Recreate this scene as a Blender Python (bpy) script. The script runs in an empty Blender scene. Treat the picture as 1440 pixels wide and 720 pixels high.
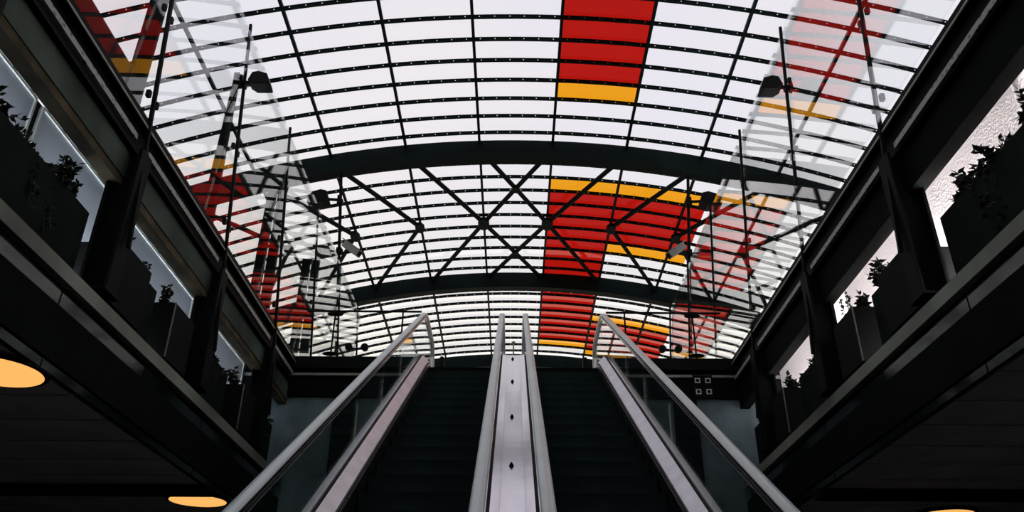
import bpy, bmesh, math, random
from mathutils import Vector, Matrix

# ------------------------------------------------------------------ camera, sky, exposure
SC = bpy.context.scene
COL = SC.collection
PITCH, YAW, ROLL, FPX = 0.4989, -0.0028, 0.0069, 1156.47
c_, s_ = math.cos, math.sin
F = Vector((s_(YAW)*c_(PITCH), c_(YAW)*c_(PITCH), s_(PITCH)))
R0 = Vector((c_(YAW), -s_(YAW), 0.0))
U0 = R0.cross(F)
RV = c_(ROLL)*R0 + s_(ROLL)*U0
UV = -s_(ROLL)*R0 + c_(ROLL)*U0
cd = bpy.data.cameras.new('camera')
cd.sensor_width = 36.0
cd.lens = 36.0*FPX/1440.0
cd.clip_start = 0.05
cd.clip_end = 400
cam = bpy.data.objects.new('camera', cd)
COL.objects.link(cam)
cam.matrix_world = Matrix(((RV.x, UV.x, -F.x, 0), (RV.y, UV.y, -F.y, 0), (RV.z, UV.z, -F.z, 0), (0, 0, 0, 1)))
SC.camera = cam

SKY = 1.08
w = bpy.data.worlds.new('sky')
SC.world = w
w.use_nodes = True
nt = w.node_tree
nt.nodes.clear()
N = nt.nodes.new
out = N('ShaderNodeOutputWorld'); bg = N('ShaderNodeBackground')
tc = N('ShaderNodeTexCoord'); sep = N('ShaderNodeSeparateXYZ'); ramp = N('ShaderNodeValToRGB')
noi = N('ShaderNodeTexNoise'); mix = N('ShaderNodeMixRGB'); cr2 = N('ShaderNodeValToRGB')
nt.links.new(tc.outputs['Generated'], sep.inputs[0])
nt.links.new(sep.outputs['Z'], ramp.inputs[0])
e = ramp.color_ramp.elements
e[0].position = 0.0; e[0].color = (0.95, 0.84, 0.66, 1)
e[1].position = 0.75; e[1].color = (0.80, 0.79, 0.89, 1)
m = ramp.color_ramp.elements.new(0.38); m.color = (0.97, 0.955, 0.945, 1)
m = ramp.color_ramp.elements.new(0.55); m.color = (0.86, 0.845, 0.915, 1)
noi.inputs['Scale'].default_value = 2.2
noi.inputs['Detail'].default_value = 3
nt.links.new(tc.outputs['Generated'], noi.inputs['Vector'])
cr2.color_ramp.elements[0].position = 0.35; cr2.color_ramp.elements[0].color = (0.95, 0.95, 0.97, 1)
cr2.color_ramp.elements[1].position = 0.7; cr2.color_ramp.elements[1].color = (1.06, 1.03, 0.96, 1)
nt.links.new(noi.outputs['Fac'], cr2.inputs[0])
mix.blend_type = 'MULTIPLY'; mix.inputs[0].default_value = 1.0
nt.links.new(ramp.outputs[0], mix.inputs[1]); nt.links.new(cr2.outputs[0], mix.inputs[2])
nt.links.new(mix.outputs[0], bg.inputs[0])
bg.inputs[1].default_value = SKY
nt.links.new(bg.outputs[0], out.inputs[0])

SC.view_settings.view_transform = 'Standard'
SC.view_settings.look = 'None'
SC.view_settings.exposure = 0.0
SC.view_settings.gamma = 1.0
SC.view_settings.use_curve_mapping = False
SC.cycles.transparent_max_bounces = 40
SC.cycles.max_bounces = 8

# ------------------------------------------------------------------ materials
MATS = {}
def newmat(name):
    m = bpy.data.materials.new(name); m.use_nodes = True
    MATS[name] = m
    return m, m.node_tree, m.node_tree.nodes['Principled BSDF']

def pmat(name, col, rough=0.5, metal=0.0, var=0.15, scale=6.0, bump=0.0, bscale=40.0, spec=0.5):
    m, t, b = newmat(name)
    tcx = t.nodes.new('ShaderNodeTexCoord')
    n = t.nodes.new('ShaderNodeTexNoise'); n.inputs['Scale'].default_value = scale; n.inputs['Detail'].default_value = 4
    t.links.new(tcx.outputs['Object'], n.inputs['Vector'])
    r = t.nodes.new('ShaderNodeValToRGB')
    r.color_ramp.elements[0].position = 0.3; r.color_ramp.elements[1].position = 0.72
    r.color_ramp.elements[0].color = tuple(x*(1-var) for x in col) + (1,)
    r.color_ramp.elements[1].color = tuple(min(1, x*(1+var)) for x in col) + (1,)
    t.links.new(n.outputs['Fac'], r.inputs[0]); t.links.new(r.outputs[0], b.inputs['Base Color'])
    b.inputs['Roughness'].default_value = rough
    b.inputs['Metallic'].default_value = metal
    b.inputs['Specular IOR Level'].default_value = spec
    if bump:
        n2 = t.nodes.new('ShaderNodeTexNoise'); n2.inputs['Scale'].default_value = bscale; n2.inputs['Detail'].default_value = 5
        t.links.new(tcx.outputs['Object'], n2.inputs['Vector'])
        bp = t.nodes.new('ShaderNodeBump'); bp.inputs['Strength'].default_value = bump; bp.inputs['Distance'].default_value = 0.02
        t.links.new(n2.outputs['Fac'], bp.inputs['Height']); t.links.new(bp.outputs[0], b.inputs['Normal'])
    return m

def glassmat(name, tint, f0=0.04, rough=0.0, boost=1.0):
    """clear sheet: transmits with a slight tint, mirrors with Schlick falloff"""
    m = bpy.data.materials.new(name); m.use_nodes = True; MATS[name] = m
    t = m.node_tree; t.nodes.clear()
    o = t.nodes.new('ShaderNodeOutputMaterial'); mx = t.nodes.new('ShaderNodeMixShader')
    tr = t.nodes.new('ShaderNodeBsdfTransparent'); gl = t.nodes.new('ShaderNodeBsdfGlossy')
    tr.inputs[0].default_value = tuple(math.sqrt(x) for x in tint) + (1,)
    gl.inputs['Roughness'].default_value = rough
    gl.inputs['Color'].default_value = (1, 1, 1, 1)
    lw = t.nodes.new('ShaderNodeLayerWeight'); lw.inputs['Blend'].default_value = 0.5
    pw = t.nodes.new('ShaderNodeMath'); pw.operation = 'POWER'; pw.inputs[1].default_value = 5.0
    t.links.new(lw.outputs['Facing'], pw.inputs[0])
    ma = t.nodes.new('ShaderNodeMath'); ma.operation = 'MULTIPLY_ADD'
    ma.inputs[1].default_value = (1-f0)*boost; ma.inputs[2].default_value = f0
    ma.use_clamp = True
    t.links.new(pw.outputs[0], ma.inputs[0]); t.links.new(ma.outputs[0], mx.inputs[0])
    t.links.new(tr.outputs[0], mx.inputs[1]); t.links.new(gl.outputs[0], mx.inputs[2])
    t.links.new(mx.outputs[0], o.inputs[0])
    return m

def emimat(name, col, strength):
    m, t, b = newmat(name)
    tcx = t.nodes.new('ShaderNodeTexCoord'); n = t.nodes.new('ShaderNodeTexNoise'); n.inputs['Scale'].default_value = 5
    t.links.new(tcx.outputs['Object'], n.inputs['Vector'])
    r = t.nodes.new('ShaderNodeValToRGB')
    r.color_ramp.elements[0].color = tuple(x*0.92 for x in col) + (1,); r.color_ramp.elements[1].color = col + (1,)
    t.links.new(n.outputs['Fac'], r.inputs[0]); t.links.new(r.outputs[0], b.inputs['Emission Color'])
    b.inputs['Base Color'].default_value = (0.3, 0.3, 0.3, 1)
    b.inputs['Emission Strength'].default_value = strength
    return m

pmat('roof_steel', (0.0035, 0.0085, 0.0095), 0.6, 0.0, 0.2, 3, spec=0.06)
pmat('bolt', (0.85, 0.86, 0.86), 0.25, 1.0, 0.05)
pmat('dark_steel', (0.0025, 0.0036, 0.0036), 0.6, 0.0, 0.3, 3, spec=0.05)
pmat('black_box', (0.0018, 0.002, 0.002), 0.8, 0.0, 0.2, 4, spec=0.1)
pmat('edge_strip', (0.16, 0.17, 0.16), 0.5, 0.3, 0.3, 8)
pmat('satin_steel', (0.66, 0.64, 0.68), 0.42, 0.85, 0.10, 5, 0.04, 9)
pmat('deck_steel', (0.74, 0.70, 0.74), 0.14, 1.0, 0.05, 2.5, 0.03, 5)
pmat('handrail_grey', (0.40, 0.455, 0.46), 0.3, 0.0, 0.08, 4, spec=0.8)
pmat('guide_steel', (0.50, 0.50, 0.50), 0.25, 1.0, 0.1, 20)
pmat('step_metal', (0.010, 0.0175, 0.0195), 0.8, 0.0, 0.25, 4, spec=0.06)
pmat('skirt_black', (0.003, 0.003, 0.0035), 0.5, 0.0, 0.2, 4, spec=0.2)
pmat('cladding', (0.003, 0.0045, 0.005), 0.6, 0.0, 0.2, 2, spec=0.06)
pmat('concrete', (0.045, 0.060, 0.052), 0.85, 0, 0.6, 1.2, 0.2, 14, spec=0.1)
pmat('tan_timber', (0.050, 0.040, 0.024), 0.8, 0, 0.6, 3, 0.2, 14, spec=0.1)
pmat('back_wall', (0.12, 0.165, 0.19), 0.8, 0, 0.45, 1.6, 0.2, 10, spec=0.1)
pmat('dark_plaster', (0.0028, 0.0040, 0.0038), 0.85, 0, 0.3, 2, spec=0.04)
pmat('floor_stone', (0.20, 0.195, 0.185), 0.5, 0, 0.3, 3)
pmat('street_stone', (0.14, 0.14, 0.14), 0.8, 0, 0.2, 3)
pmat('trough_green', (0.006, 0.009, 0.008), 0.8, 0, 0.3, 5, spec=0.04)
pmat('ledge_metal', (0.13, 0.145, 0.12), 0.6, 0.0, 0.6, 0.9, spec=0.25)
pmat('leaf_dark', (0.005, 0.009, 0.004), 0.6, 0, 0.5, 20, spec=0.15)
pmat('twig', (0.012, 0.010, 0.008), 0.8, 0, 0.3, 20)
pmat('soffit_grey', (0.40, 0.39, 0.38), 0.6, 0, 0.3, 1.5)
pmat('camera_grey', (0.14, 0.15, 0.155), 0.4, 0.0, 0.1)
pmat('flood_black', (0.002, 0.0026, 0.0026), 0.6, 0, 0.2, spec=0.08)
pmat('lens_dark', (0.012, 0.014, 0.015), 0.3, 0, 0.1, spec=0.2)
pmat('mast_steel', (0.002, 0.003, 0.003), 0.7, 0, 0.2, spec=0.04)
pmat('blue_pane', (0.50, 0.54, 0.60), 0.35, 0, 0.12, 1.2)
pmat('thin_frame', (0.55, 0.57, 0.55), 0.4, 0.3, 0.1)
pmat('socket_white', (0.45, 0.46, 0.46), 0.5, 0, 0.1)
pmat('fascia_glass', (0.006, 0.009, 0.009), 0.12, 0, 0.2, 2, 0.02, 3)
emimat('lamp_glow', (1.0, 0.50, 0.13), 1.05)
emimat('added_glow_right', (1.0, 0.92, 0.91), 720.0)  # glow of the added uplights that brighten the brick wall
emimat('added_glow_left', (0.86, 0.92, 1.0), 190.0)  # same for the added uplights below the left windows
glassmat('pane_clear', (0.99, 0.99, 0.995))
glassmat('pane_red', (0.50, 0.009, 0.005))
glassmat('pane_yellow', (1.0, 0.42, 0.012))
glassmat('screen_glass', (0.93, 0.965, 0.95), 0.045)
glassmat('balustrade_glass', (0.86, 0.91, 0.895), 0.045)

def brickwall():
    m, t, b = newmat('white_brick')
    tcx = t.nodes.new('ShaderNodeTexCoord'); mp = t.nodes.new('ShaderNodeMapping')
    mp.inputs['Rotation'].default_value = (0, math.radians(90), math.radians(90))
    t.links.new(tcx.outputs['Object'], mp.inputs[0])
    br = t.nodes.new('ShaderNodeTexBrick'); br.inputs['Scale'].default_value = 8.0
    br.inputs['Color1'].default_value = (0.80, 0.755, 0.76, 1); br.inputs['Color2'].default_value = (0.76, 0.72, 0.73, 1)
    br.inputs['Mortar'].default_value = (0.70, 0.665, 0.67, 1); br.inputs['Mortar Size'].default_value = 0.012
    t.links.new(mp.outputs[0], br.inputs['Vector'])
    t.links.new(br.outputs['Color'], b.inputs['Base Color'])
    n2 = t.nodes.new('ShaderNodeTexNoise'); n2.inputs['Scale'].default_value = 45; n2.inputs['Detail'].default_value = 6
    t.links.new(tcx.outputs['Object'], n2.inputs['Vector'])
    bp = t.nodes.new('ShaderNodeBump'); bp.inputs['Strength'].default_value = 0.6; bp.inputs['Distance'].default_value = 0.02
    t.links.new(n2.outputs['Fac'], bp.inputs['Height']); t.links.new(bp.outputs[0], b.inputs['Normal'])
    b.inputs['Roughness'].default_value = 0.9
brickwall()

def perforated():
    m, t, b = newmat('perforated_strip')
    tcx = t.nodes.new('ShaderNodeTexCoord')
    mp = t.nodes.new('ShaderNodeMapping'); mp.inputs['Scale'].default_value = (1, 14, 26)
    t.links.new(tcx.outputs['Object'], mp.inputs[0])
    ch = t.nodes.new('ShaderNodeTexChecker'); ch.inputs['Scale'].default_value = 1.0
    ch.inputs['Color1'].default_value = (0.42, 0.43, 0.42, 1); ch.inputs['Color2'].default_value = (0.05, 0.055, 0.05, 1)
    vo = t.nodes.new('ShaderNodeTexVoronoi'); vo.inputs['Scale'].default_value = 1.0
    t.links.new(mp.outputs[0], vo.inputs['Vector'])
    r = t.nodes.new('ShaderNodeValToRGB'); r.color_ramp.elements[0].position = 0.22; r.color_ramp.elements[1].position = 0.34
    r.color_ramp.elements[0].color = (0.03, 0.03, 0.03, 1); r.color_ramp.elements[1].color = (0.20, 0.21, 0.20, 1)
    t.links.new(vo.outputs['Distance'], r.inputs[0]); t.links.new(r.outputs[0], b.inputs['Base Color'])
    b.inputs['Roughness'].default_value = 0.5
perforated()

# ------------------------------------------------------------------ mesh helpers
class MB:
    def __init__(s): s.v = []; s.f = []
    def add(s, vs, fs):
        o = len(s.v); s.v += [tuple(x) for x in vs]; s.f += [tuple(i+o for i in f) for f in fs]; return s
    def box(s, x0, x1, y0, y1, z0, z1):
        vs = [(x, y, z) for z in (z0, z1) for y in (y0, y1) for x in (x0, x1)]
        return s.add(vs, [(0, 2, 3, 1), (4, 5, 7, 6), (0, 1, 5, 4), (2, 6, 7, 3), (0, 4, 6, 2), (1, 3, 7, 5)])
    def hexa(s, b, t):
        """b, t: four points each, same winding"""
        vs = list(b) + list(t)
        return s.add(vs, [(3, 2, 1, 0), (4, 5, 6, 7)] + [(i, (i+1) % 4, 4+(i+1) % 4, 4+i) for i in range(4)])
    def loft(s, rings, closed=True, caps=True):
        n = len(rings[0]); o = [p for r in rings for p in r]; fs = []
        for i in range(len(rings)-1):
            for j in range(n if closed else n-1):
                k = (j+1) % n
                fs.append((i*n+j, i*n+k, (i+1)*n+k, (i+1)*n+j))
        if caps and closed:
            fs.append(tuple(range(n-1, -1, -1))); fs.append(tuple((len(rings)-1)*n+j for j in range(n)))
        return s.add(o, fs)
    def bar(s, a, b, wd, ht=None, up=(0, 0, 1)):
        a, b = Vector(a), Vector(b); ht = ht or wd
        d = (b-a).normalized(); u = Vector(up)
        if abs(d.dot(u)) > 0.98: u = Vector((0, 1, 0))
        x = d.cross(u).normalized(); u = x.cross(d)
        q = [x*sx*wd/2+u*sy*ht/2 for sx, sy in ((-1, -1), (1, -1), (1, 1), (-1, 1))]
        return s.loft([[a+p for p in q], [b+p for p in q]])
    def tube(s, pts, r, n=8, r2=None):
        pts = [Vector(p) for p in pts]; rings = []
        for i, p in enumerate(pts):
            d = (pts[min(i+1, len(pts)-1)]-pts[max(i-1, 0)]).normalized()
            u = Vector((0, 0, 1)) if abs(d.z) < 0.95 else Vector((0, 1, 0))
            x = d.cross(u).normalized(); u = x.cross(d)
            rr = r if r2 is None else r+(r2-r)*i/(len(pts)-1)
            rings.append([p+x*math.cos(k*2*math.pi/n)*rr+u*math.sin(k*2*math.pi/n)*rr for k in range(n)])
        return s.loft(rings)
    def lathe(s, c, prof, n=20, sx=1, sy=1):
        c = Vector(c)
        return s.loft([[c+Vector((math.cos(k*2*math.pi/n)*r*sx, math.sin(k*2*math.pi/n)*r*sy, z)) for k in range(n)] for r, z in prof])
    def build(s, name, mat, parent=None, smooth=False, loc=None):
        me = bpy.data.meshes.new(name); me.from_pydata(s.v, [], s.f); me.update()
        bm = bmesh.new(); bm.from_mesh(me); bmesh.ops.recalc_face_normals(bm, faces=bm.faces); bm.to_mesh(me); bm.free()
        if smooth:
            me.polygons.foreach_set('use_smooth', [True]*len(me.polygons))
            try: me.set_sharp_from_angle(angle=math.radians(38))
            except Exception: pass
        me.materials.append(MATS[mat])
        return place(name, me, parent, loc)

def place(name, me, parent=None, loc=None):
    o = bpy.data.objects.new(name, me); COL.objects.link(o)
    if parent is not None: o.parent = parent
    if loc is not None: o.location = loc
    return o
def tag(o, label=None, cat=None, group=None, kind=None):
    if label: o['label'] = label
    if cat: o['category'] = cat
    if group: o['group'] = group
    if kind: o['kind'] = kind
    return o
def thing(name, label, cat, loc=(0, 0, 0), group=None, kind=None):
    o = bpy.data.objects.new(name, None); COL.objects.link(o); o.location = loc; o.empty_display_size = 0.2
    return tag(o, label, cat, group, kind)
def struct(o, label, cat='structure'):
    return tag(o, label, cat, None, 'structure')

# ------------------------------------------------------------------ dimensions (camera eye = origin)
ZF = -1.6          # lower floor
ZT = 4.62          # upper landing
XW = 3.42          # inner face of the well edge
YB = 12.08         # back edge of the well
LEAN = 0.075
def gx(z): return XW+LEAN*(z-4.7)     # lean of the glass screens

# ================================================================== room shell
struct(MB().box(-8, 8, -6, 13.5, ZF-0.2, ZF).build('floor', 'floor_stone'), 'dark stone floor of the lower concourse', 'floor')
# upper landing slab behind the well, street slabs left and right
fl = thing('floor_landing', 'dark landing slab at the head of the escalators', 'floor', kind='structure')
MB().box(-12, 12, YB+0.12, 35, ZT-0.35, ZT).build('slab', 'street_stone', fl)
for s in (-1, 1):
    MB().box(min(s*4.25, s*12), max(s*4.25, s*12), -6, YB+0.02, ZT-0.35, ZT).build('slab', 'street_stone', fl)
MB().box(-4.25, 4.25, -6, -2.4, ZT-0.35, ZT).build('slab', 'street_stone', fl)

wb = thing('wall_back', 'dim blue grey concrete wall under the landing edge', 'wall', (0, 0, 0), kind='structure')
MB().box(-8, 8, YB+0.1, YB+0.4, ZF, 4.14).build('wall_body', 'back_wall', wb)
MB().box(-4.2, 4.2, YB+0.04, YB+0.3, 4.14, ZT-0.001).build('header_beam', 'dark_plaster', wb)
for s in (-1, 1):
    MB().box(min(s*1.62, s*4.2), max(s*1.62, s*4.2), YB+0.0, YB+0.06, 4.46, 4.50).build('header_strip', 'edge_strip', wb)
for x in (-2.55, 2.62):
    MB().box(x-0.17, x+0.17, YB-0.04, YB+0.1, ZF, 4.14).build('pilaster', 'dark_plaster', wb)
for s in (-1, 1):
    MB().box(min(s*1.5, s*XW), max(s*1.5, s*XW), YB-0.06, YB+0.04, 4.56, 4.75).build('kerb', 'dark_steel', wb)
wf = MB().box(-8, 8, -6.3, -6, ZF, ZT-0.36).build('wall_front', 'dark_plaster')
struct(wf, 'dark wall closing the concourse opposite the escalators', 'wall')

# side walls: white brick (right) / pale panels (left), dark lower walls under the soffit
wr = thing('wall_right', 'white painted brick wall behind the planting ledge', 'wall', kind='structure')
MB().box(4.15, 4.25, -6, YB+0.1, 2.95, ZT).build('brick_face', 'white_brick', wr)
for y in (1.0, 5.12, 9.45):
    MB().lathe((4.15, y, 0), [(0.15, 2.95), (0.15, 4.6)], 20).build('round_pilaster', 'white_brick', wr, True)
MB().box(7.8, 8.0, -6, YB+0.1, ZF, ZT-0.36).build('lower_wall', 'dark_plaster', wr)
wl = thing('wall_left', 'dark wall with pale glazed strip behind the planting ledge', 'wall', kind='structure')
MB().box(-4.25, -4.18, -6, YB+0.1, 2.95, ZT).build('wall_body', 'concrete', wl)
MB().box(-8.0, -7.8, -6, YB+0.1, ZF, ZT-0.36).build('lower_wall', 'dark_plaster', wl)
ycut = [-1.5, 1.2, 2.55, 4.55, 4.75, 6.9, 7.05, 9.05, 9.2, 11.4, 11.9]
wi = 1
for a, b in ((-1.5, 1.1), (1.2, 3.1), (3.2, 5.6), (5.75, 7.35), (7.5, 9.6), (9.75, 11.9)):
    o = thing('window_%d' % wi, 'pale blue frosted window strip on the left wall', 'window', kind='structure'); wi += 1
    MB().box(-4.175, -4.155, a, b, 3.3, 4.57).build('pane', 'blue_pane', o)
    fr = MB(); fr.box(-4.175, -4.14, a-0.02, b+0.02, 4.57, 4.595)
    fr.build('frame_rail', 'thin_frame', o)
    for y in (a-0.012, b+0.012):
        MB().box(-4.175, -4.14, y-0.012, y+0.012, 3.3, 4.57).build('frame_stile', 'thin_frame', o)

# ledge, edge beams, trims
tn = 1
for s, nm in ((-1, 'left'), (1, 'right')):
    side = lambda a, b: (min(s*a, s*b), max(s*a, s*b))
    eb = thing('trim_%d' % tn, 'dark steel edge beam along the %s side of the well' % nm, 'beam', kind='structure'); tn += 1
    x0, x1 = side(3.46, 3.64)
    MB().box(x0, x1, -2.4, YB+0.3, 4.36, 4.72).build('web', 'dark_steel', eb)
    x0, x1 = side(3.40, 3.66)
    MB().box(x0, x1, -2.4, YB+0.3, 4.66, 4.74).build('top_flange', 'dark_steel', eb)
    x0, x1 = side(3.385, 3.40)
    MB().box(x0, x1, -2.4, YB+0.1, 4.645, 4.668).build('edge_strip', 'edge_strip', eb)
    x0, x1 = side(3.42, 3.46)
    MB().box(x0, x1, -2.4, YB+0.1, 4.36, 4.40).build('bottom_flange', 'dark_steel', eb)
    # perforated strips between the columns
    for a, b in ((-1.9, 0.9), (1.6, 3.75), (3.95, 6.0), (6.27, 8.34), (8.58, 10.65), (10.88, 12.0)):
        zc = 4.47 if s < 0 else 4.415
        x0, x1 = side(3.40, 3.425)
        MB().box(x0, x1, a, b, zc-0.028, zc+0.028).build('perforated_strip', 'perforated_strip', eb)
    if s < 0:
        MB().box(-3.60, -3.48, -2.4, YB+0.1, 4.10, 4.36).build('concrete_face', 'concrete', eb)
        MB().box(-3.62, -3.49, -2.4, YB+0.1, 4.02, 4.10).build('tan_soffit', 'tan_timber', eb)
        MB().box(-3.92, -3.82, -2.4, 6.5, 4.66, 5.56).build('kerb_upstand', 'dark_steel', eb)
        MB().box(-3.92, -3.82, 6.5, YB+0.3, 4.66, 5.34).build('kerb_upstand', 'dark_steel', eb)
    else:
        MB().box(3.48, 3.62, -2.4, YB+0.1, 3.99, 4.36).build('downstand', 'dark_plaster', eb)
    lg = thing('trim_%d' % tn, 'grey metal ledge rail running below the %s planters' % nm, 'ledge', kind='structure'); tn += 1
    x0, x1 = side(3.36, 3.46)
    MB().box(x0, x1, -4, YB, 2.765, 2.885).build('rail', 'ledge_metal', lg)
    x0, x1 = side(3.46, 4.2)
    MB().box(x0, x1, -6, YB+0.1, 2.80, 2.95).build('ledge_floor', 'dark_plaster', lg)
    x0, x1 = side(3.42, 3.46)
    for k in range(10):
        y = -4+k*1.6
        MB().box(x0, x1, y+0.01, min(y+1.59, YB), 2.12, 2.76).build('fascia_panel', 'fascia_glass', lg)
    ce = thing('ceiling_%s' % nm, 'dim grey panelled soffit under the %s ledge' % nm, 'ceiling', kind='structure')
    x0, x1 = side(3.40, 7.9)
    MB().box(x0, x1, -6, YB+0.1, 2.20, 2.6).build('soffit_backing', 'dark_plaster', ce)
    x0, x1 = side(3.40, 7.7)
    struct(MB().box(x0, x1, 9.25, 9.45, 2.03, 2.128).build('trim_%d' % tn, 'dark_plaster'), 'dark cross beam under the %s soffit' % nm, 'beam'); tn += 1
    me = None
    for k in range(18):
        y = 0.4+k*0.65
        x0, x1 = side(3.50, 7.7)
        if me is None:
            me = MB().box(x0, x1, 0.015, 0.635, 2.13, 2.21).build('soffit_panel', 'soffit_grey', ce, loc=(0, y, 0)).data
        else:
            place('soffit_panel', me, ce, (0, y, 0))

# ================================================================== glazed vault
H = 12.1; RV_ = 22.257; XC = 0.035; WB = 1.7915; PY = 0.63085; Y0 = 12.144
def vz(x, dz=0.0): return H-RV_+math.sqrt((RV_+dz)**2-(x-XC)**2)
def arc_pts(x0, x1, n, dz=0.0):
    return [(x0+(x1-x0)*i/n, vz(x0+(x1-x0)*i/n, dz)) for i in range(n+1)]
def arc_bar(x0, x1, n, y0, y1, zlo, zhi):
    b = MB(); lo = arc_pts(x0, x1, n, zlo); hi = arc_pts(x0, x1, n, zhi)
    rings = [[(l[0], y0, l[1]), (l[0], y1, l[1]), (h[0], y1, h[1]), (h[0], y0, h[1])] for l, h in zip(lo, hi)]
    return b.loft(rings)
XE = 5.5*WB
vault = thing('ceiling', 'barrel vaulted glass roof on dark steel ribs with red and yellow panes', 'roof', kind='structure')
JMIN, JMAX = -24, 28
# purlins
pb = arc_bar(XC-XE, XC+XE, 44, -0.02, 0.02, -0.075, 0.0)
pf = arc_bar(XC-XE, XC+XE, 44, -0.034, 0.034, -0.022, 0.0)
pb.add(pf.v, pf.f)
bl = MB()
for c in range(-5, 6):
    for u in (-0.42, -0.25, -0.08, 0.08, 0.25, 0.42):
        x = XC+(c+u)*WB; z = vz(x, -0.05)
        bl.loft([[(x+0.013*math.cos(a), -0.020-d, z+0.013*math.sin(a)) for a in [k*math.pi/3 for k in range(6)]] for d in (0, 0.012)])
pme = bme = None
for j in range(JMIN, JMAX+1):
    y = Y0+PY*j
    if pme is None:
        o = pb.build('purlin', 'roof_steel', vault, loc=(0, y, 0)); pme = o.data
        b = bl.build('bolt_row', 'bolt', o); bme = b.data
    else:
        o = place('purlin', pme, vault, (0, y, 0)); b = place('bolt_row', bme, o)
    b['kind'] = 'stuff'
# glazing bars along the vault
ya, yb = Y0+PY*JMIN-0.05, Y0+PY*JMAX+0.3
for k in range(-6, 6):
    x = XC+(k+0.5)*WB; z = vz(x); a = math.asin((x-XC)/RV_)
    t = Vector((math.cos(a), 0, -math.sin(a))); n = Vector((math.sin(a), 0, math.cos(a)))
    q = [t*(-0.03)+n*(-0.11), t*0.03+n*(-0.11), t*0.03+n*0.02, t*(-0.03)+n*0.02]
    c = Vector((x, 0, z))
    MB().loft([[c+p+Vector((0, y, 0)) for p in q] for y in (ya, yb)]).build('glazing_bar', 'roof_steel', vault)
# ribs
for y in (2.28, 9.28, 16.29, 23.30, 30.25):
    o = arc_bar(XC-XE-0.2, XC+XE+0.2, 44, y, y+0.30, -0.51, 0.0).build('rib', 'roof_steel', vault)
    rb = MB()
    for c in range(-5, 6):
        for k in range(5):
            x = XC+(c-0.4+0.2*k)*WB; z = vz(x, -0.515)
            rb.loft([[(x+0.014*math.cos(a), y+0.25+0.014*math.sin(a), z-d) for a in [q*math.pi/3 for q in range(6)]] for d in (0, 0.012)])
    b = rb.build('bolt_row', 'bolt', o); b['kind'] = 'stuff'
    for s in (-1, 1):
        x = XC+s*(XE+0.1)
        MB().box(x-0.12, x+0.12, y+0.02, y+0.26, ZT, vz(XC+s*XE, -0.3)).build('rib_leg', 'roof_steel', vault)
# bracing between the ribs
def bracing(y1, y2):
    ym = (y1+y2)/2
    def P(k, y, dz=-0.16):
        x = XC+k*WB; return Vector((x, y, vz(x, dz)))
    seg = [(-1.5, .5), (-.5, 1.5), (.5, -1.5), (1.5, -.5)]
    for a, b in seg:
        pts = [P(a+(b-a)*i/8, y1+(y2-y1)*i/8) for i in range(9)]
        MB().tube(pts, 0.062, 8).build('brace', 'roof_steel', vault, True)
    for s in (-1, 1):
        for k in (1.5, 2.5, 3.5):
            MB().tube([P(s*k, ym), P(s*(k+.5), (ym+y1)/2), P(s*(k+1), y1)], 0.062, 8).build('brace', 'roof_steel', vault, True)
            MB().tube([P(s*k, ym), P(s*(k+.5), (ym+y2)/2), P(s*(k+1), y2)], 0.062, 8).build('brace', 'roof_steel', vault, True)
    for k in (-3.5, -2.5, -1.5, -.5, .5, 1.5, 2.5, 3.5):
        p = P(k, ym); r = 0.19 if abs(k) < 1 else 0.13
        big = 1.0 if abs(k) < 1 else 0.8
        pts = []
        for q in range(8):
            a = math.pi/8+q*math.pi/4
            pts.append((0.17*big*math.cos(a), 0.30*big*math.sin(a)))
        MB().loft([[(p.x+u, p.y+v, p.z+d) for u, v in pts] for d in (-0.07, 0.03)]).build('node_plate', 'roof_steel', vault)
    for f in (0.25, 0.75):
        p = P(0, y1+(y2-y1)*f)
        MB().loft([[(p.x+0.10*math.cos(q*math.pi/4), p.y+0.14*math.sin(q*math.pi/4), p.z+d) for q in range(8)] for d in (-0.07, 0.03)]).build('node_plate', 'roof_steel', vault)
bracing(16.44, 23.45)
# panes
def colour(c, j):
    if c == 1:
        if j == 3 or j == 9 or j == 26: return 'pane_yellow'
        if -6 <= j < 3 or 10 <= j < 26: return 'pane_red'
    if c in (2, 3):
        if j in (9, 14, 22): return 'pane_yellow'
        if c == 2 and j == 27: return 'pane_yellow'
        if 10 <= j <= 13: return 'pane_red'
        if 23 <= j <= 27: return 'pane_red'
    return 'pane_clear'
cands = []
for c in range(-5, 6):
    for j in range(JMIN, JMAX):
        yv = Y0+PY*(j+0.5); k = colour(c, j)
        vis = (yv > 10.8) and abs(c) <= 4
        cands.append((0 if vis and k != 'pane_clear' else 1 if vis else 2, abs(c)*1.0+0*j, yv, c, j, k))
cands.sort()

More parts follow.
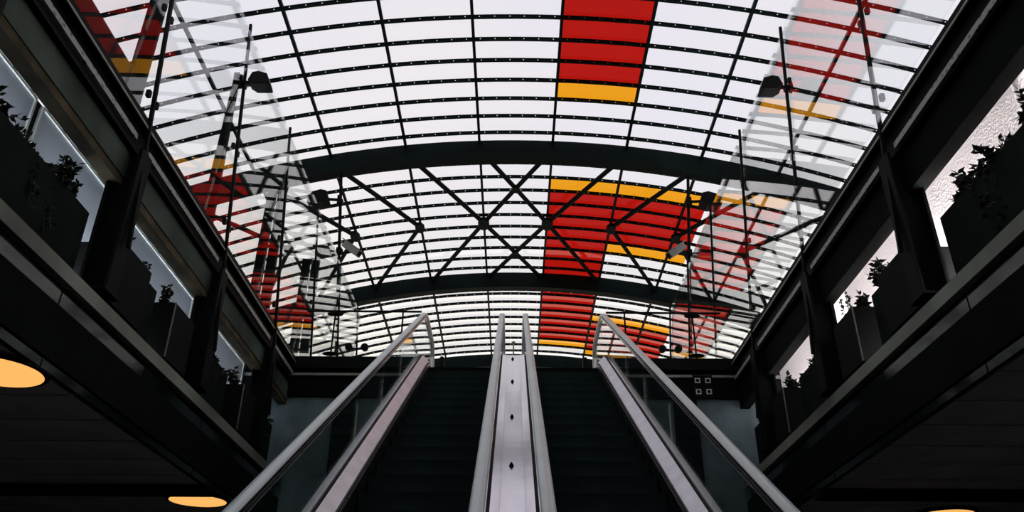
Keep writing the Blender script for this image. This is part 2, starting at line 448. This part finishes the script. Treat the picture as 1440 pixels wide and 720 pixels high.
pane_me = {}
rest = MB()
for i, (_, _, yv, c, j, k) in enumerate(cands):
    xa, xb = XC+(c-0.5)*WB, XC+(c+0.5)*WB
    if c == 3 and k != 'pane_clear':     # narrow coloured light, clear light beside it
        xm = xa+(0.30 if j < 20 else 0.52)*WB
        for u0, u1, kk in ((xa, xm, k), (xm, xb, 'pane_clear')):
            if (c, k, kk, j < 20) not in pane_me:
                pts = [(u0+(u1-u0)*q/2, vz(u0+(u1-u0)*q/2, 0.010)) for q in range(3)]
                o = MB().loft([[(x, -PY/2+0.001, z), (x, PY/2-0.001, z), (x, PY/2-0.001, z+0.012), (x, -PY/2+0.001, z+0.012)] for x, z in pts]).build('pane', kk, vault, loc=(0, yv, 0)); pane_me[(c, k, kk, j < 20)] = o.data
            else:
                place('pane', pane_me[(c, k, kk, j < 20)], vault, (0, yv, 0))
    elif i < 285:
        if (c, k) not in pane_me:
            b = MB(); n = 4
            pts = [(xa+(xb-xa)*q/n, vz(xa+(xb-xa)*q/n, 0.010)) for q in range(n+1)]
            b.loft([[(x, -PY/2+0.001, z), (x, PY/2-0.001, z), (x, PY/2-0.001, z+0.012), (x, -PY/2+0.001, z+0.012)] for x, z in pts])
            o = b.build('pane', k, vault, loc=(0, yv, 0)); pane_me[(c, k)] = o.data
        else:
            place('pane', pane_me[(c, k)], vault, (0, yv, 0))
    else:
        n = 2
        pts = [(xa+(xb-xa)*q/n, vz(xa+(xb-xa)*q/n, 0.010)) for q in range(n+1)]
        rest.loft([[(x, yv-PY/2+0.001, z), (x, yv+PY/2-0.001, z), (x, yv+PY/2-0.001, z+0.012), (x, yv-PY/2+0.001, z+0.012)] for x, z in pts])
o = rest.build('pane_field', 'pane_clear', vault); o['kind'] = 'stuff'

# ================================================================== glass screens round the well
PYS = [-0.75, 1.55, 3.84, 6.13, 8.45, 10.76, 13.0, 15.25, 17.45]
ZG0, ZG1 = 4.75, 8.2
for s, nm in ((-1, 'left'), (1, 'right')):
    extra = 'beside the tapered masts' if s < 0 else 'beside the white brick wall'
    g = thing('glass_screen', 'tall leaning frameless glass screen on the well edge, ' + extra, 'glass screen', (s*XW, 6, ZG0))
    inv = Vector((-s*XW, -6, -ZG0))
    def put(mb, name, mat, sm=False):
        o = mb.build(name, mat, g, sm, loc=inv); return o
    for i in range(len(PYS)-1):
        a, b = PYS[i]+0.012, PYS[i+1]-0.012
        q0, q1, zt_ = (3.755, 3.545, 7.90) if s < 0 else (3.355, 3.69, ZG1)
        mb = MB().hexa([(s*q0, a, ZG0), (s*(q0+.018), a, ZG0), (s*(q0+.018), b, ZG0), (s*q0, b, ZG0)],
                       [(s*q1, a, zt_), (s*(q1+.018), a, zt_), (s*(q1+.018), b, zt_), (s*q1, b, zt_)])
        put(mb, 'pane', 'screen_glass')
    for i, y in enumerate(PYS):
        zl = 4.76 if y < 11.5 else 4.63
        wy = 0.032 if y < 12 else 0.02
        zt = ZG1+0.02
        mb = MB().bar((s*(gx(zl)-0.03), y, zl), (s*(gx(zt)-0.03), y, zt), wy, 0.035, up=(1, 0, 0))
        po = put(mb, 'post', 'dark_steel')
        for z in (5.0, 6.1, 7.2):
            for d in (-0.09, 0.09):
                x = s*(gx(z)-0.012)
                MB().box(x-0.02, x+0.02, y+d-0.022, y+d+0.022, z-0.035, z+0.035).build('clamp', 'flood_black', po)

# steel columns below the screens
for s, nm in ((-1, 'left'), (1, 'right')):
    for y, w_ in ((1.55, 'fifth'), (3.84, 'fourth'), (6.13, 'third'), (8.45, 'second'), (10.76, 'first')):
        o = thing('steel_column', '%s black steel column from the back wall, before the %s' % (w_, 'pale window strip' if s < 0 else 'white brick wall'), 'column', (s*3.46, y, 2.95), 'columns along the %s edge beam' % nm)
        MB().box(-0.11, 0.11, -0.02, 0.02, 0, 1.42).build('web', 'dark_steel', o)
        for d in (-0.11, 0.11):
            MB().box(d-0.015, d+0.015, -0.10, 0.10, 0, 1.42).build('flange', 'dark_steel', o)
        MB().box(-0.14, 0.14, -0.13, 0.13, -0.0, 0.02).build('base_plate', 'dark_steel', o)
        MB().bar((s*(gx(3.4)-0.03)-s*3.46, 0, 0.45), (s*(gx(4.75)-0.03)-s*3.46, 0, 1.80), 0.032, 0.035, up=(1, 0, 0)).build('mullion', 'dark_steel', o)

# ================================================================== escalators
TAN = math.tan(math.radians(31.0))
NZ0 = -2.666
def centre():
    """nose line (y, z): flat, concave bend, incline, convex bend, flat"""
    yl = (ZF-NZ0)/TAN; yu = (ZT-NZ0)/TAN; th = math.radians(31)
    pts = [(0.5, ZF)]
    R1, R2 = 1.5, 1.1
    t1 = R1*math.tan(th/2); t2 = R2*math.tan(th/2)
    for i in range(9):
        a = th*i/8; pts.append((yl-t1+R1*math.sin(a), ZF+R1*(1-math.cos(a))))
    n = 8
    p0 = pts[-1]; p1 = (yu-t2*math.cos(th), ZT-t2*math.sin(th))
    for i in range(1, n): pts.append((p0[0]+(p1[0]-p0[0])*i/n, p0[1]+(p1[1]-p0[1])*i/n))
    for i in range(11):
        a = th*(1-i/10); pts.append((yu+t2-R2*math.sin(a), ZT-R2*(1-math.cos(a))))
    pts.append((13.55, ZT))
    return pts
CEN = centre()
def cz(y):
    for (a, za), (b, zb) in zip(CEN, CEN[1:]):
        if a <= y <= b: return za+(zb-za)*(y-a)/(b-a)
    return ZF if y < 1 else ZT
def sub(y0, y1):
    return [(y0, cz(y0))]+[p for p in CEN if y0+1e-3 < p[0] < y1-1e-3]+[(y1, cz(y1))]
def slope_at(y):
    return math.atan2(cz(y+0.03)-cz(y-0.03), 0.06)
def strip(prof, y0=0.5, y1=13.55):
    """sweep a closed x/vertical-offset profile along the nose line"""
    return MB().loft([[(x, y, z+h) for x, h in prof] for y, z in sub(y0, y1)])

SXI, SXO = 0.305, 1.305    # step edges
GXI, GXO = 0.185, 1.43     # balustrade glass
HV = 0.925                 # handrail height
def newel_path(x):
    pts = []
    r = 0.32
    # lower loop, path, upper loop
    y0, y1 = 0.9, 13.25
    zl, zu = ZF+HV, ZT+HV
    for i in range(9):
        a = math.pi*i/8; pts.append((x, y0-r*math.sin(a), zl-r-r*math.cos(a)))
    for y, z in sub(y0, y1)[1:-1]: pts.append((x, y, z+HV))
    for i in range(9):
        a = math.pi*i/8; pts.append((x, y1+r*math.sin(a), zu-r+r*math.cos(a)))
    return pts
def sweep(path, prof):
    """prof in (x, n) where n is normal to the path in the yz plane"""
    rings = []
    for i, p in enumerate(path):
        a = Vector(path[max(i-1, 0)]); b = Vector(path[min(i+1, len(path)-1)])
        d = (b-a).normalized(); n = Vector((0, -d.z, d.y))
        rings.append([Vector(p)+Vector((u, 0, 0))+n*v for u, v in prof])
    return MB().loft(rings)

for s, nm in ((-1, 'left'), (1, 'right')):
    es = thing('escalator', 'dark stepped escalator with glass balustrades on the %s hand of the centre deck' % nm, 'escalator', (s*0.8, 1.0, ZF))
    off = Vector((-s*0.8, -1.0, -ZF))
    def put(mb, name, mat, sm=False): return mb.build(name, mat, es, sm, loc=off)
    # steps
    stm = None; tread_me = None
    k = 0
    y = 1.05
    while y < 12.75:
        if stm is None:
            b = MB()
            xa, xb = -0.495, 0.495
            prof = [(0, 0), (0.012, -0.03), (0.028, -0.10), (0.03, -0.18), (0.025, -0.24), (0.05, -0.24), (0.06, -0.03), (0.42, -0.03), (0.42, 0.0)]
            b.loft([[(x, u, v) for u, v in prof] for x in (xa, xb)])
            o = b.build('step', 'step_metal', es, True, loc=off+Vector((s*0.805, y, cz(y)))); stm = o.data
        else:
            o = place('step', stm, es, off+Vector((s*0.805, y, cz(y))))
        y += 0.40
    for x0, x1, nm2 in ((SXI+0.005, SXO-0.005, 'comb_plate'),):
        xs = sorted((s*x0, s*x1))
        put(MB().box(xs[0], xs[1], 12.86, 14.2, ZT-0.02, ZT+0.012), nm2, 'step_metal')
        put(MB().box(xs[0], xs[1], 0.0, 1.02, ZF-0.02, ZF+0.012), nm2, 'step_metal')
    # balustrades
    for gxx, sx, sg in ((GXO, SXO, 1), (GXI, SXI, -1)):
        # sg: +1 outer (glass further out than step), -1 inner
        e_ = s*sg
        gxs = s*gxx; st = s*sx
        # inner deck (sloping steel moulding), skirt and its bright trim
        p = [(gxs-e_*0.012, 0.235), (st+e_*0.018, 0.135), (st+e_*0.018, 0.115), (gxs-e_*0.012, 0.205)]
        put(strip(p), 'inner_deck', 'satin_steel')
        p = [(st+e_*0.006, 0.12), (st+e_*0.02, 0.12), (st+e_*0.02, -0.30), (st+e_*0.006, -0.30)]
        sk = put(strip(p), 'skirt_panel', 'skirt_black')
        p = [(st+e_*0.000, 0.088), (st+e_*0.007, 0.088), (st+e_*0.007, 0.070), (st+e_*0.000, 0.070)]
        strip(p).build('skirt_trim', 'guide_steel', sk)
        p = [(gxs-e_*0.016, 0.245), (gxs+e_*0.016, 0.245), (gxs+e_*0.016, 0.20), (gxs-e_*0.016, 0.20)]
        put(strip(p), 'glass_channel', 'flood_black')
        if sg > 0:
            p = [(gxs+e_*0.016, 0.24), (gxs+e_*0.09, 0.22), (gxs+e_*0.09, 0.18), (gxs+e_*0.016, 0.20)]
            put(strip(p), 'outer_deck', 'satin_steel')
        # glass panels, joints every 1.3 m
        yy = 0.9
        while yy < 13.2:
            y1 = min(yy+1.28, 13.25)
            if y1-yy > 0.2:
                pp = sub(yy+0.004, y1-0.004)
                rings = [[(gxs-0.005, y, z+0.22), (gxs+0.005, y, z+0.22), (gxs+0.005, y, z+HV-0.04), (gxs-0.005, y, z+HV-0.04)] for y, z in pp]
                put(MB().loft(rings), 'glass_panel', 'balustrade_glass')
            yy = y1
        # rounded newel glass at the ends
        for yc, zc, dr in ((13.25, ZT, 1), (0.9, ZF, -1)):
            pts = [(yc, zc+0.22)]+[(yc+dr*0.29*math.sin(a), zc+HV-0.32+0.29*math.cos(a)) for a in [math.pi*i/8 for i in range(9)]][::-1]
            put(MB().loft([[(gxs+d, y, z) for y, z in pts] for d in (-0.005, 0.005)]), 'newel_glass', 'balustrade_glass')
        path = newel_path(gxs)
        n = 14
        prof = [(0.041*math.cos(a), 0.021*math.sin(a)+0.014) for a in [2*math.pi*i/n for i in range(n)]]
        hr = put(sweep(path, prof), 'handrail', 'handrail_grey', True)
        for w_, n0, n1, mt, nn in ((0.031, -0.016, -0.006, 'flood_black', 'slide_gap'), (0.034, -0.027, -0.016, 'guide_steel', 'guide_rail'), (0.027, -0.040, -0.027, 'flood_black', 'gasket'), (0.031, -0.050, -0.040, 'guide_steel', 'guide_lip'), (0.020, -0.066, -0.050, 'satin_steel', 'glass_clamp')):
            sweep(path, [(-w_, n0), (w_, n0), (w_, n1), (-w_, n1)]).build(nn, mt, hr)
    # cladding round the truss
    for xx, sg in ((GXO+0.09, 1), (GXI+0.02, -1)):
        x0, x1 = sorted((s*xx, s*(xx-0.02*sg)))
        rings = [[(x0, y, z+0.19), (x1, y, z+0.19), (x1, y, max(z-0.95, ZF-0.001)), (x0, y, max(z-0.95, ZF-0.001))] for y, z in sub(0.6, 12.05)]
        put(MB().loft(rings), 'truss_cladding', 'cladding')
    x0, x1 = sorted((s*(GXO+0.09), s*(GXI+0.02)))
    rings = [[(x0, y, z-0.93), (x1, y, z-0.93), (x1, y, z-0.97), (x0, y, z-0.97)] for y, z in sub(3.6, 12.05)]
    put(MB().loft(rings), 'truss_soffit', 'cladding')

# centre deck between the two escalators
cdk = thing('centre_deck', 'long polished steel deck with dark cone studs between the two escalators', 'metal deck', (0, 1.0, ZF))
off = Vector((0, -1.0, -ZF))
ys = [0.9, 2.9, 4.9, 7.5, 10.1, 13.3]
for a, b in zip(ys, ys[1:]):
    p = [(-0.095, 0.250), (0.095, 0.250), (0.095, 0.225), (-0.095, 0.225)]
    strip(p, a+0.002, b-0.002).build('deck_panel', 'deck_steel', cdk, loc=off)
for s in (-1, 1):
    p = [(s*0.096, 0.252), (s*0.166, 0.262), (s*0.166, 0.225), (s*0.096, 0.225)]
    strip(p, 0.9, 13.3).build('side_moulding', 'deck_steel', cdk, loc=off)
    MB().box(s*0.135-0.03, s*0.135+0.03, 13.30, 13.42, ZT, ZT+0.30).build('end_clamp', 'flood_black', cdk, loc=off)
for y in (1.9, 3.2, 4.4, 5.65, 6.97, 8.46, 10.1, 11.6):
    z = cz(y)+0.25; a = slope_at(y); n = Vector((0, -math.sin(a), math.cos(a))); d = Vector((0, math.cos(a), math.sin(a)))
    b = MB(); rings = []
    for r, h in ((0.02, 0), (0.02, 0.006), (0.012, 0.022), (0.003, 0.034)):
        rings.append([Vector((-0.012, y, z))+Vector((r*math.cos(q), 0, 0))+d*r*math.sin(q)+n*h for q in [k*math.pi/4 for k in range(8)]])
    b.loft(rings).build('cone_stud', 'flood_black', cdk, True, loc=off)

# ================================================================== landing furniture
o = thing('slim_bollard', 'slim steel rod with round head at the end of the centre deck', 'bollard', (0, 13.55, ZT))
MB().tube([(0, 0, 0), (0, 0, 0.98)], 0.013, 10).build('rod', 'camera_grey', o, True)
MB().lathe((0, 0, 0.98), [(0.012, 0), (0.03, 0.015), (0.034, 0.035), (0.02, 0.055), (0.004, 0.062)], 14).build('head', 'camera_grey', o, True)
for s, nm in ((-1, 'dark'), (1, 'red')):
    o = thing('sensor_post', 'thin post with black sensor box at the head of the escalator under %s roof panes' % ('white' if s < 0 else 'red'), 'sensor post', (s*1.33, 14.35, ZT))
    MB().tube([(0, 0, 0), (0, 0, 0.86)], 0.011, 8).build('post', 'camera_grey', o, True)
    MB().box(-0.045, 0.045, -0.04, 0.04, 0.83, 1.02).build('sensor_box', 'flood_black', o)
    MB().box(-0.03, 0.03, -0.03, 0.03, 1.02, 1.05).build('cap', 'flood_black', o)
# back rails on the well edge
for s, nm in ((-1, 'tapered masts'), (1, 'white brick wall')):
    o = thing('guard_rail', 'dark guard rail on the back edge of the well nearest the %s' % nm, 'railing', (s*2.9, 12.2, ZT))
    a, b = sorted((s*1.50-s*2.9, s*3.36-s*2.9))
    MB().tube([(a, 0.0, 0.985), (b, 0, 0.985)], 0.018, 10).build('top_rail', 'dark_steel', o, True)
    for x in (0, -s*1.1):
        po = MB().tube([(x, 0, 0), (x, 0, 0.98)], 0.014, 8).build('post', 'dark_steel', o, True)
        for z in (0.24, 0.93):
            if x == 0:
                MB().lathe((x, 0, z), [(0.05, -0.015), (0.125, -0.008), (0.135, 0.003), (0.125, 0.014), (0.05, 0.02)], 20, 1, 0.55).build('oval_plate', 'flood_black', po, True)
        MB().box(x-0.05, x+0.05, -0.04, 0.04, 0, 0.14).build('foot', 'dark_steel', po)
# twin round lamps
for s, nm in ((-1, 'on the landing beside the left escalator'), (1, 'on the landing beside the right escalator')):
    o = thing('twin_spotlight', 'twin round black lamp heads ' + nm, 'spotlight', (s*2.76, 13.5, ZT))
    MB().tube([(0, 0, 0), (0, 0, 0.86)], 0.014, 8).build('stand', 'flood_black', o, True)
    MB().bar((-0.14, 0, 0.86), (0.14, 0, 0.86), 0.03).build('cross_bar', 'flood_black', o)
    for x in (-0.14, 0.14):
        b = MB(); rings = []
        for r, y in ((0.03, 0.07), (0.055, 0.05), (0.066, 0.0), (0.066, -0.05), (0.05, -0.055)):
            rings.append([(x+r*math.cos(q), y, 0.88+r*math.sin(q)) for q in [k*math.pi/9 for k in range(18)]])
        b.loft(rings).build('lamp_head', 'flood_black', o, True)

# slender posts up to the rib, with floodlights and cameras
def flood(name_label, loc, s, scale=1.0, group=None, tilt=0.0):
    """box floodlight: pentagonal section, yoke and arm; s = direction the arm reaches"""
    o = thing('floodlight', name_label, 'floodlight', loc, group)
    k = scale
    pts = [(0.02, 0.02), (0.06, 0.145), (0.14, 0.165), (0.255, 0.125), (0.31, -0.03), (0.10, -0.035)]
    b = MB().loft([[(s*u*k, y*k, v*k) for u, v in pts] for y in (-0.10, 0.10)])
    hs = b.build('housing', 'flood_black', o)
    MB().box(min(s*0.105*k, s*0.30*k), max(s*0.105*k, s*0.30*k), -0.09*k, 0.09*k, -0.05*k, -0.036*k).build('lens', 'lens_dark', hs)
    MB().bar((s*-0.10*k, 0, 0.05*k), (s*0.04*k, 0, 0.06*k), 0.03*k).build('arm', 'flood_black', o)
    MB().box(min(-s*0.13*k, -s*0.09*k), max(-s*0.13*k, -s*0.09*k), -0.04*k, 0.04*k, -0.02*k, 0.11*k).build('bracket', 'flood_black', o)
    return o
flood('black box floodlight bracketed to a glass screen post, beside the tapered masts', (-3.60+0.10, 8.40, 7.10), 1)
flood('black box floodlight bracketed to a glass screen post, opposite the tapered masts', (3.60-0.10, 8.40, 7.07), -1)
for s, nm in ((-1, 'beside the tapered masts'), (1, 'under red roof panes')):
    x0, z0, x1, z1 = s*3.62, ZT, s*4.16, 11.15
    o = thing('slender_post', 'slender dark post reaching from the landing to the roof rib ' + nm, 'post', (x0, 16.4, z0))
    MB().tube([(0, 0, 0.02), (x1-x0, 0, z1-z0)], 0.036, 10).build('shaft', 'dark_steel', o, True)
    MB().box(-0.12, 0.12, -0.12, 0.12, 0, 0.03).build('base_plate', 'dark_steel', o)
    xp = lambda z: x0+(x1-x0)*(z-z0)/(z1-z0)
    for z in (9.05, 10.35):
        MB().box(xp(z)-x0-0.06, xp(z)-x0+0.06, -0.06, 0.06, z-z0-0.06, z-z0+0.06).build('collar', 'flood_black', o)
    flood('large black floodlight high on the slender post ' + nm, (xp(10.4)+s*0.22, 16.4, 10.33), s, 1.7)
    flood('small black floodlight halfway up the slender post ' + nm, (xp(9.05)+s*0.16, 16.4, 8.97), s, 1.15)
    c = thing('security_camera', 'grey bullet security camera aimed down from the slender post ' + nm, 'camera', (xp(9.05)-s*0.08, 16.3, 9.07))
    d = Vector((-s*0.72, -0.25, -0.62)).normalized()
    a = Vector((-s*0.06, 0, 0.10)); b_ = a+d*0.52
    hs = MB().bar(a, b_, 0.15, 0.16).build('housing', 'camera_grey', c)
    MB().bar(a-d*0.03+Vector((0, 0, 0.09)), b_+d*0.05+Vector((0, 0, 0.09)), 0.19, 0.02).build('sun_shield', 'camera_grey', hs)
    MB().bar(b_, b_+d*0.015, 0.11, 0.11).build('lens', 'flood_black', hs)
    MB().tube([(0, 0.05, -0.02), (-s*0.02, 0, -0.16), (-s*0.16, -0.03, -0.11)], 0.022, 8).build('bracket', 'flood_black', c, True)

# floodlights hung under the rib beyond the glass
for s, nm in ((-1, 'left'), (1, 'right')):
    o = thing('rib_floodlight', 'large black hood floodlight hung under the roof rib beyond the %s glass screen' % nm, 'floodlight', (s*7.5, 16.45, vz(s*7.5, -0.52)))
    pts = [(-0.30, -0.12), (-0.18, 0.10), (0.12, 0.12), (0.32, -0.06), (0.36, -0.34), (-0.26, -0.38)]
    MB().loft([[(s*u, y, v-0.12) for u, v in pts] for y in (-0.16, 0.16)]).build('housing', 'flood_black', o)
    MB().box(-0.03, 0.03, -0.03, 0.03, -0.05, 0.02).build('hanger', 'flood_black', o)
    MB().box(-0.22, 0.28, -0.14, 0.14, -0.50, -0.485).build('lens', 'lens_dark', o)

# tapered masts beyond the left screen
for i, (y, wb_, wt, zt, split) in enumerate(((8.77, 0.27, 0.24, 10.15, 0), (11.92, 0.34, 0.10, 10.25, 0), (15.2, 0.50, 0.42, 9.95, 1), (18.6, 0.52, 0.44, 9.9, 1))):
    lab = ['tapered black steel mast beyond the glass screen, next to the first glass post', 'tapered black mast narrowing to a lamp bracket beyond the glass screen',
           'broad twin-plate black mast beyond the glass, reflecting red panes', 'broad twin-plate black mast beyond the glass next to the slender post'][i]
    o = thing('roof_mast', lab, 'mast', (-5.2, y, ZT), 'masts beyond the left glass screen')
    h = zt-ZT
    gap = 0.035 if split else 0.006
    for q in (-1, 1):
        a0, a1 = sorted((q*gap/2, q*wb_/2)); t0, t1 = sorted((q*gap/2, q*wt/2))
        MB().hexa([(a0, -0.03, 0), (a1, -0.03, 0), (a1, 0.03, 0), (a0, 0.03, 0)], [(t0, -0.03, h), (t1, -0.03, h), (t1, 0.03, h), (t0, 0.03, h)]).build('plate', 'mast_steel', o)
    MB().box(-wb_/2-0.05, wb_/2+0.05, -0.1, 0.1, 0, 0.03).build('base_plate', 'mast_steel', o)
    MB().box(-wt/2, wt/2, -0.05, 0.05, h-0.02, h+0.1).build('cap', 'mast_steel', o)

# electrical panel on the back wall
o = thing('socket_panel', 'black panel with four pale square sockets on the back wall', 'electrical panel', (2.92, YB+0.02, 4.13))
MB().box(-0.15, 0.15, -0.04, 0.02, 0.0, 0.36).build('plate', 'black_box', o)
for x in (-0.08, 0.08):
    for z in (0.09, 0.27):
        b = MB()
        for (u0, u1, v0, v1) in ((-0.04, 0.04, 0.026, 0.04), (-0.04, 0.04, -0.04, -0.026), (-0.04, -0.026, -0.026, 0.026), (0.026, 0.04, -0.026, 0.026)):
            b.box(x+u0, x+u1, -0.052, -0.04, z+v0, z+v1)
        b.build('socket', 'socket_white', o)

# ================================================================== lamps under the soffits
for i, (x, y, lab) in enumerate(((-3.75, 5.62, 'glowing amber disc lamp under the left soffit by the second planter'), (-3.72, 9.92, 'glowing amber disc lamp under the left soffit beside the escalator handrail'),
                                 (5.35, 10.45, 'glowing amber disc lamp under the right soffit'))):
    o = thing('disc_lamp', lab, 'ceiling lamp', (x, y, 2.104))
    MB().lathe((0, 0, 0), [(0.1, 0.025), (0.1, 0.0)], 16).build('mount', 'dark_steel', o, True)
    MB().lathe((0, 0, 0), [(0.36, 0.0), (0.36, -0.015), (0.34, -0.02)], 36).build('rim', 'dark_steel', o, True)
    MB().lathe((0, 0, 0), [(0.335, -0.012), (0.325, -0.022), (0.24, -0.032), (0.06, -0.036)], 36).build('diffuser', 'lamp_glow', o, True)
# added uplights, hidden behind the planting, to brighten the side walls
for s, nm, mt in ((-1, 'left', 'added_glow_left'), (1, 'right', 'added_glow_right')):
    for y, od in ((1.8, 'fifth'), (3.8, 'fourth'), (5.8, 'third'), (7.8, 'second'), (9.8, 'first')):
        o = thing('added_uplight', '%s added unseen uplight from the back wall, brightening the %s' % (od, 'white brick wall' if s > 0 else 'pale window strip'), 'added light', (s*3.98, y, 2.95), 'added uplights behind the %s trough' % nm)
        MB().box(-0.04, 0.04, 0.05, 1.75, 0.0, 0.06).build('body', 'camera_grey', o)
        MB().tube([(0, 0.08, 0.085), (0, 1.72, 0.085)], 0.018, 8).build('tube', mt, o, True)
        for q in (0.06, 1.72):
            MB().box(-0.03, 0.03, q-0.02, q+0.02, 0.06, 0.11).build('end_cap', 'camera_grey', o)

# ================================================================== planters and plants
random.seed(7)
def leaf(b, p, d, L, W, rnd):
    d = d.normalized(); u = Vector((rnd.uniform(-1, 1), rnd.uniform(-1, 1), rnd.uniform(-1, 1)))
    x = d.cross(u)
    if x.length < 1e-3: x = Vector((1, 0, 0))
    x.normalize(); n = x.cross(d)
    b.add([p, p+d*L*0.45+x*W+n*W*0.3, p+d*L, p+d*L*0.45-x*W+n*W*0.3], [(0, 1, 2), (0, 2, 3)])
def make_plant(rnd, h, spread, ns, nl, droop=0.0, L=0.06):
    st, lf = MB(), MB()
    for i in range(ns):
        a = rnd.uniform(0, 6.283); q = rnd.uniform(0.2, 1)*spread; hh = h*rnd.uniform(0.6, 1.0)
        p0 = Vector((0, 0, 0)); p2 = Vector((math.cos(a)*q, math.sin(a)*q*1.5, hh-droop*rnd.uniform(0, 1)))
        p1 = Vector((p2.x*0.35, p2.y*0.35, max(hh*0.7, p2.z*0.6)))
        pts = [((1-t)**2)*p0+2*t*(1-t)*p1+t*t*p2 for t in [k/5 for k in range(6)]]
        st.tube(pts, 0.006, 4, 0.002)
        for k in range(nl):
            t = 0.15+0.85*(k+rnd.random())/nl
            p = ((1-t)**2)*p0+2*t*(1-t)*p1+t*t*p2
            d = Vector((rnd.uniform(-1, 1), rnd.uniform(-1, 1), rnd.uniform(-0.5, 0.9)))
            leaf(lf, p, d, L*rnd.uniform(0.7, 1.3), L*0.28, rnd)
    return st, lf
variants = []
for v in range(5):
    rnd = random.Random(30+v)
    st, lf = make_plant(rnd, (0.30, 0.36, 0.30, 0.40, 0.26)[v], (0.16, 0.15, 0.2, 0.15, 0.2)[v], (11, 10, 16, 9, 15)[v], 18, (0.6, 0.2, 0.85, 0.15, 0.75)[v], 0.075)
    variants.append((st, lf))
vmesh = [None]*5
def plant(loc, v, label, group, rot=0, sc=1.0):
    o = thing('trough_plant', label, 'plant', loc, group); o.rotation_euler.z = rot; o.scale = (sc, sc, sc)
    if vmesh[v] is None:
        a = variants[v][0].build('stem', 'twig', o); b = variants[v][1].build('foliage', 'leaf_dark', o); vmesh[v] = (a.data, b.data)
    else:
        a = place('stem', vmesh[v][0], o); b = place('foliage', vmesh[v][1], o)
    a['kind'] = 'stuff'; b['kind'] = 'stuff'
    return o
for s, nm in ((-1, 'left'), (1, 'right')):
    wallname = 'pale window strip' if s < 0 else 'white brick wall'
    spans = [(1.75, 3.6), (4.05, 5.9), (6.95, 7.4), (8.15, 9.75), (10.55, 11.9)]
    orders = ['fifth', 'fourth', 'third', 'second', 'first']
    zt = 3.60
    for (a, b), od in zip(spans, orders):
        o = thing('planter_trough', '%s grey green planter trough from the back wall, before the %s' % (od, wallname), 'planter', (s*3.72, a, 2.95), 'troughs on the %s ledge' % nm)
        L = b-a; h = zt-2.95
        for x0, x1, y0, y1, nn in ((-0.15, -0.13, 0, L, 'side_panel'), (0.13, 0.15, 0, L, 'side_panel'), (-0.13, 0.13, 0, 0.02, 'end_panel'), (-0.13, 0.13, L-0.02, L, 'end_panel')):
            MB().box(x0, x1, y0, y1, 0, h).build(nn, 'trough_green', o)
        MB().box(-0.13, 0.13, 0.02, L-0.02, 0, h-0.05).build('soil', 'twig', o)
        y = a+0.12; k = 0
        while y < b-0.05:
            if min(abs(y-q) for q in (3.84, 6.13, 8.45, 10.76)) < 0.3:
                y += 0.11; continue
            plant((s*(3.64+0.06*((k % 2))), y, zt-0.06), (k*2+int(a)) % 5, 'leafy plant in the %s trough from the back wall, before the %s' % (od, wallname), 'plants in the %s %s trough' % (od, nm), random.uniform(0, 6), random.uniform(0.75, 1.0))
            y += 0.22; k += 1
    for (yb, d, zt2, od) in ((6.26, 0.6, 3.53, 'third'), (7.5, 0.55, 3.53, 'second'), (9.9, 0.55, 3.53, 'first')):
        o = thing('planter_box', '%s black planter box from the back wall, before the %s' % (od, wallname), 'planter', (s*3.66, yb, 2.95), 'black boxes on the %s ledge' % nm)
        h = zt2-2.95
        for x0, x1, y0, y1, nn in ((-0.26, -0.24, 0, d, 'side_panel'), (0.24, 0.26, 0, d, 'side_panel'), (-0.24, 0.24, 0, 0.02, 'end_panel'), (-0.24, 0.24, d-0.02, d, 'end_panel')):
            MB().box(x0, x1, y0, y1, 0, h).build(nn, 'black_box', o)
        MB().box(-0.24, 0.24, 0.02, d-0.02, 0, h-0.04).build('soil', 'twig', o)
        MB().bar((-s*0.262, 0.0, 0), (-s*0.262, 0.0, h), 0.012).build('corner_trim', 'ledge_metal', o)
        for k in range(2):
            plant((s*(3.6+0.2*k), yb+0.2+0.2*k, zt2-0.05), (k+3) % 5, 'leafy plant in %s black box from the back wall, before the %s' % (od, wallname), 'plants in the %s %s black box' % (od, nm), random.uniform(0, 6), 0.85)
# taller sprigs that stand out against the white wall
def sprig(loc, h, nl, seed, label, tw=0.1):
    rnd = random.Random(seed); o = thing('leafy_sprig', label, 'plant', loc)
    st, lf = MB(), MB()
    for i in range(3):
        top = Vector((rnd.uniform(-0.03, 0.03), rnd.uniform(-tw, tw), h*rnd.uniform(0.75, 1)))
        st.tube([(0, 0, 0), top*0.5+Vector((0, rnd.uniform(-0.03, 0.03), 0)), top], 0.006, 5, 0.002)
        for k in range(nl):
            t = 0.35+0.65*rnd.random()
            leaf(lf, top*t, Vector((rnd.uniform(-.4, .4), rnd.uniform(-1, 1), rnd.uniform(-0.3, 1))), 0.06, 0.018, rnd)
    a = st.build('stem', 'twig', o); b = lf.build('foliage', 'leaf_dark', o); b['kind'] = 'stuff'; a['kind'] = 'stuff'
sprig((3.80, 5.2, 3.54), 0.42, 9, 3, 'small leafy sprig outlined against the white brick wall by the first round pilaster')
sprig((3.80, 8.5, 3.54), 0.62, 22, 4, 'bushy leafy sprig outlined against the white brick wall between the black boxes', 0.16)
